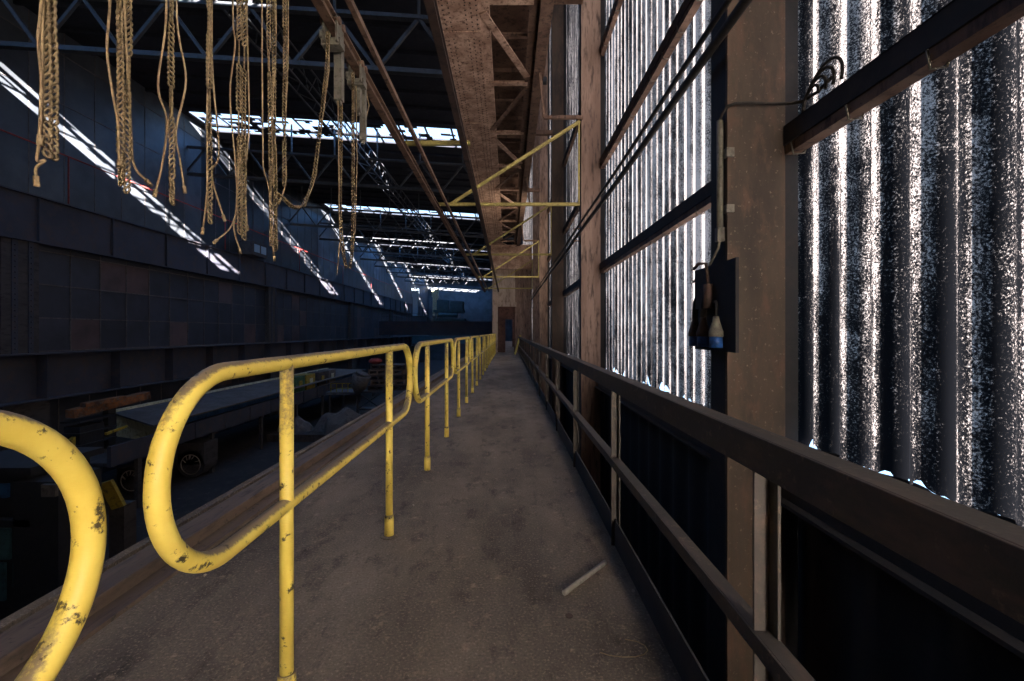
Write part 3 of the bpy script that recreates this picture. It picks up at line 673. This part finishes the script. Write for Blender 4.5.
for i, xx in enumerate((-12.0,)):
    t = thing('long_truss', 'lattice girder running lengthwise under the middle of the roof', 'truss', (xx, 60, 15.6))
    z0 = 15.2
    for dx in (-.35, .35):
        a = MB(); a.bar((xx+dx, 6, z0), (xx+dx, 140, z0), .09, .09); a.bar((xx+dx, 6, z0+1.5), (xx+dx, 140, z0+1.5), .09, .09); a.build('chord', M['truss'], t)
    a = MB(); y = 6; k = 0
    while y < 139:
        s_ = 1 if k % 2 else -1; a.bar((xx-.35*s_, y, z0), (xx+.35*s_, y+1.1, z0), .05, .05)
        a.bar((xx+.35, y, z0 if k % 2 else z0+1.5), (xx+.35, y+1.1, z0+1.5 if k % 2 else z0), .05, .05, (1,0,0)); y += 1.1; k += 1
    o = a.build('lacing', M['truss'], t); o['kind'] = 'stuff'

# ------------------------------------------------------------------ far bridge crane and items below
t = thing('bridge_crane', 'dim bridge crane spanning the hall at its far end', 'crane', (-13, 92, 0))
a = MB(); a.box(-25.5, -2.6, 91, 92, .6, 3.3); a.build('bridge_girder', M['girderL'], t)
a = MB(); a.box(-25.5, -2.6, 94, 95, .6, 3.3); a.build('bridge_girder', M['girderL'], t)
a = MB(); a.box(-14.8, -8.6, 91, 95, 3.4, 3.9); a.box(-14.2, -12.0, 91.6, 94, 5.6, 7.6); a.box(-11.5, -9.0, 91.2, 94.4, 5.4, 7.3); a.box(-14.8, -8.8, 91, 95, 5.1, 5.6)
for xx in (-14.4, -13, -11.5, -9.2): a.box(xx, xx+.25, 91, 91.3, 3.9, 5.2)
a.cyl((-13.8, 91.3, 4.6), (-10, 91.3, 4.6), .5, 12); a.build('trolley', M['teal'], t)
a = MB()
for z in (4.3, 4.9): a.bar((-25, 91, z), (-2.8, 91, z), .06, .06)
for k in range(23): a.bar((-25+k, 91, 3.3), (-25+k, 91, 4.9), .05, .05, (0,1,0))
a.build('hand_rail', M['truss'], t)
t = thing('end_crane', 'dark crane beam and hanging cabins behind the bridge crane', 'crane', (-14, 120, 0))
a = MB(); a.box(-25, -2, 120, 121, -1.8, .2); a.build('beam', M['teal'], t)
for k, xx in enumerate((-22.6, -17.9)):
    a = MB(); a.box(xx, xx+1.5, 108, 109.5, 9.4, 11.4); a.box(xx+.2, xx+1.3, 108, 109, 5, 9.4); a.build('cabin', M['pane'] if k == 0 else M['cream'], t)

# long canopied platform by the far wall
t = thing('long_platform', 'long low canopied platform under the far lower girder', 'platform', (-21, 40, -8))
a = MB(); a.add([(-24.2, 28.2, -3.85), (-24.2, 62, -3.85), (-19.2, 24.9, -3.95), (-19.2, 62, -3.95), (-24.2, 28.2, -3.75), (-24.2, 62, -3.75), (-19.2, 24.9, -3.85), (-19.2, 62, -3.85)], [(0,1,3,2),(4,6,7,5),(0,2,6,4),(1,5,7,3),(0,4,5,1),(2,3,7,6)]); a.build('roof', M['tarp'], t)
a = MB(); a.box(-24.4, -24.2, 28.2, 62, -3.75, -3.6); a.build('back_kerb', M['cream'], t)
a = MB(); a.add([(-24.0, 28.2, -3.87), (-19.6, 25.8, -3.97), (-21.5, 27.2, -5.2), (-24.0, 28.2, -5.6), (-24.0, 28.4, -3.87), (-19.6, 26.0, -3.97), (-21.5, 27.4, -5.2), (-24.0, 28.4, -5.6)], [(0,1,2,3),(7,6,5,4),(0,4,5,1),(1,5,6,2),(2,6,7,3),(3,7,4,0)]); a.build('end_panel', M['cream'], t)
a = MB(); a.box(-19.35, -19.2, 22.2, 70, -5.35, -4.35); 
for k in range(16): a.box(-19.2, -19.15, 22.2+3*k, 22.3+3*k, -5.35, -4.35)
a.build('fascia', M['girderL'], t)
a = MB(); a.box(-19.9, -19.8, 26, 62, -4.4, -3.95); a.build('blue_band', M['bluesheet'], t)
a = MB(); a.box(-24, -19.35, 22.4, 70, -5.35, -5.2); a.build('deck', M['board'], t)
for k in range(8): a = MB(); a.box(-19.5, -19.3, 24+6*k, 24.25+6*k, -8, -5.3); a.build('leg', M['board'], t)

# rusty beam and frame at the head of the platform
t = thing('rusty_frame', 'dark machine frame topped by an orange rusty beam on the left', 'machine', (-21.8, 25, -8))
a = MB(); a.obox((-21.8, 25.3, -2.75), (.4, 4.4, .35), .5, .42); a.obox((-21.6, 24.6, -2.5), (.4, 2.0, .1), .4, .2); a.build('rusty_beam', M['orange'], t)
a = MB(); a.box(-22.2, -21.9, 25.2, 25.7, -5.2, -2.95); a.box(-22.4, -21.6, 23.2, 24.6, -5.2, -3.6)
for z in (-3.4, -4.0, -4.6): a.box(-22.5, -21.5, 23.1, 25.3, z, z+.08)
a.build('frame', M['dark'], t)
a = MB(); a.obox((-21.9, 23.6, -4.15), (0, 1.1, .55), .2, .5); a.build('yellow_shield', M['machyellow'], t)
a = MB(); a.bar((-20.9, 23.9, -4.1), (-20.9, 25.2, -3.95), .12, .12); a.bar((-20.3, 23.8, -4.9), (-20.3, 25.2, -4.75), .15, .15); a.box(-20.4, -20.2, 23.5, 23.8, -5.7, -4.9); a.build('yellow_guard', M['machyellow'], t)
# teal booth at lower left
t = thing('machine_booth', 'tall dark booth with teal side panels at the lower left edge', 'booth', (-14.4, 14, -8))
a = MB(); a.box(-16.5, -14.0, 13.4, 15.4, -8, -2.9); a.box(-14.2, -12.9, 13.2, 14.6, -8, -3.1); a.build('body', M['dark'], t)
a = MB(); a.box(-16.6, -13.7, 13.2, 15.6, -2.9, -2.7); a.box(-16.6, -13.7, 13.2, 15.6, -4.4, -4.2); a.build('roof', M['dark'], t)
for (x0, x1, z0, z1) in ((-15.1, -14.45, -5.4, -4.5), (-14.95, -14.6, -6.6, -5.5), (-14.35, -14.1, -6.2, -5.5)): a = MB(); a.box(x0, x1, 13.33, 13.4, z0, z1); a.build('side_panel', M['teal'], t)
a = MB(); a.box(-14.9, -14.5, 13.3, 13.4, -3.6, -3.2); a.build('blue_plate', M['bluesheet'], t)
a = MB(); a.box(-13.3, -12.9, 13.1, 13.2, -3.5, -3.15); a.build('label_plate', M['tarp'], t)

# round tanks with chalk marks
def tank(x, y, r, hgt, z0, label):
    t = thing('round_tank', label, 'tank', (x, y, z0), 'dark round drums below the platform')
    a = MB(); a.box(x-r, x+r, y, y+r*1.6, z0+r, z0+hgt); a.cyl((x, y, z0+r), (x, y+r*1.6, z0+r), r, 24); a.build('drum', M['board'], t)
    a = MB(); a.torus(Matrix.Translation((x, y-.02, z0+r)), r*.72, .03, 24, 5, 1.0)
    for k in range(7):
        aa = U(.2, 2.9); q = r*.72; a.bar((x+q*math.cos(aa), y-.03, z0+r+q*math.sin(aa)), (x+q*.55*math.cos(aa+.2), y-.03, z0+r+q*.55*math.sin(aa+.2)), .03, .05, (0,1,0))
    a.build('hub_marks', M['stone'], t)
tank(-20.0, 29.0, .85, 2.2, -8.0, 'dark drum with chalk-marked round face seen inside the foreground rail loop')
tank(-21.3, 26.0, .8, 1.5, -8.0, 'dark drum with chalk marks between the two foreground rail loops')
a = MB(); a.obox((-12.9, 15.0, -4.1), (.32, .2, -1.0), .42, .12, (0,1,0), .95)
tag(a.build('yellow_plate', M['machyellow']), 'dirty yellow metal plate tilted below the walkway edge at left', 'plate')
a = MB(); a.box(-13.1, -12.6, 15.1, 15.6, -8.0, -4.5); tag(a.build('scrap_stand', M['board']), 'dark stand under the tilted yellow plate', 'stand')
# cabinets on the platform
CBL = (('green cabinet standing on the far platform, leftmost of the row', 294, 'green'), ('yellow cabinet standing on the far platform', 305, 'machyellow'), ('dark cabinet with pale notice, middle of the row on the far platform', 317, 'board'), ('grey cabinet at the right end of the row on the far platform', 327, 'tarp'))
for lb, px, mk in CBL:
    Y = -20.2*F/(px-508); t = thing('cabinet', lb, 'cabinet', (-20.2, Y, -5.2), 'cabinets on the far platform')
    a = MB(); a.box(-20.8, -19.6, Y-1.0, Y+1.0, -5.2, -3.0); a.build('body', M[mk], t, .02)
    a = MB(); a.box(-19.6, -19.56, Y-.3, Y+.35, -4.0, -3.4); a.build('notice', M['machyellow'] if mk in ('green', 'board') else M['cream'], t)
# tarpaulins on a low plinth
a = MB(); a.box(-20.2, -11.5, 38.5, 41.9, -8.0, -7.4); tag(a.build('plinth', M['board']), 'low dark plinth carrying the tarpaulin heaps', 'plinth')
def heap(cx, cy, rx, ry, hz, z0, sl=0):
    a = MB(); n = 26; vs = []; fs = []
    for i in range(n+1):
        for j in range(n+1):
            u = i/n*2-1; v_ = j/n*2-1; rr_ = min(1, math.sqrt(u*u+v_*v_)); hh = hz*math.sqrt(max(0, 1-rr_**2.4))
            hh *= 1 + .14*math.sin(u*7+v_*3) + .10*math.sin(v_*11-u*5) + .1*u*sl
            q = 1/max(abs(u), abs(v_), 1e-6)*math.sqrt(u*u+v_*v_) if (u or v_) else 1
            vs.append((cx+u*rx/max(q, 1), cy+v_*ry/max(q, 1), z0+max(0, hh)))
    for i in range(n):
        for j in range(n): k = i*(n+1)+j; fs.append((k, k+n+1, k+n+2, k+1))
    a.add(vs, fs, True); return a
tag(heap(-14.6, 40.5, 2.4, 1.9, 1.6, -7.4, 2).build('tarpaulin_heap', M['tarp']), 'larger heap under a grey tarpaulin on the low plinth', 'tarpaulin')
tag(heap(-18.6, 40.2, 1.5, 1.5, 1.0, -7.4).build('tarpaulin_heap', M['tarp']), 'smaller heap under a grey tarpaulin left of the larger one', 'tarpaulin')
a = heap(-14.2, 25.5, .3, .25, .5, -8.0); tag(a.build('teal_rag', M['teal']), 'small teal blob on the ground left of the foreground post', 'rag')
# shelf platform with yellow railing, funnel, scissor table, stacked frames
t = thing('low_stage', 'small stage with a yellow railing in front of the stacked frames', 'stage', (-18, 49, -8))
a = MB(); a.box(-19.0, -15.6, 48, 51, -5.35, -5.1); a.build('deck', M['tarp'], t)
for xx in (-18.8, -15.9): a = MB(); a.box(xx, xx+.2, 48.2, 48.4, -8, -5.3); a.build('leg', M['board'], t)
a = MB()
for z in (-4.2, -4.7): a.bar((-18.6, 48.3, z), (-16.2, 48.3, z), .07, .07)
for k in range(5): a.bar((-18.6+.6*k, 48.3, -5.1), (-18.6+.6*k, 48.3, -4.2), .07, .07, (0,1,0))
a.build('railing', M['machyellow'], t)
a = MB(); a.tube([(-15.6, 47.5, -5.1), (-15.4, 47.4, -4.5), (-15.0, 47.2, -3.2)], .5, 12, radii=[.25, .75, .95]); a.cyl((-15.0, 47.2, -3.2), (-14.9, 47.2, -3.0), .7, 12)
tag(a.build('hopper', M['tarp']), 'grey tilted hopper left of the stacked frames', 'hopper')
t = thing('scissor_table', 'grey scissor lift table under the stacked frames', 'lift table', (-14.5, 48, -8))
a = MB(); a.box(-15.6, -12.9, 47.6, 49, -5.1, -4.95); a.box(-15.6, -12.9, 47.6, 49, -6.9, -6.75); a.build('deck', M['truss'], t)
a = MB(); a.bar((-15.5, 47.6, -6.75), (-13.1, 47.6, -5.1), .1, .14, (0,1,0)); a.bar((-13.1, 47.6, -6.75), (-15.5, 47.6, -5.1), .1, .14, (0,1,0)); a.build('scissor_arm', M['truss'], t)
a = MB(); a.box(-15.6, -15.4, 47.6, 47.8, -8, -6.9); a.box(-13.1, -12.9, 47.6, 47.8, -8, -6.9); a.build('leg', M['truss'], t)
for i in range(5):
    a = MB(); z = -4.9+.55*i; x0 = -14.6+.12*((i*5) % 3)
    a.box(x0, x0+3.6, 48.0, 49.6, z, z+.1); a.box(x0, x0+3.6, 48.0, 49.6, z+.36, z+.5)
    for k in range(5): a.box(x0+.86*k, x0+.86*k+.18, 48.0, 49.6, z+.1, z+.36)
    tag(a.build('stacked_frame', M['rust'] if i % 2 else M['rustdark']), ('brown' if i % 2 else 'dark')+' open steel frame, '+('bottom', 'second from bottom', 'third from bottom', 'fourth from bottom', 'topmost')[i]+' of the stack behind the railing', 'frame', 'stacked frames in the hall')
a = MB(); a.ico((-14.0, 48.6, -1.87), .55, (1.3, 1, .55), .15, 10, 6); tag(a.build('red_sack', M['red']), 'red bundle lying on top of the stacked frames', 'sack')
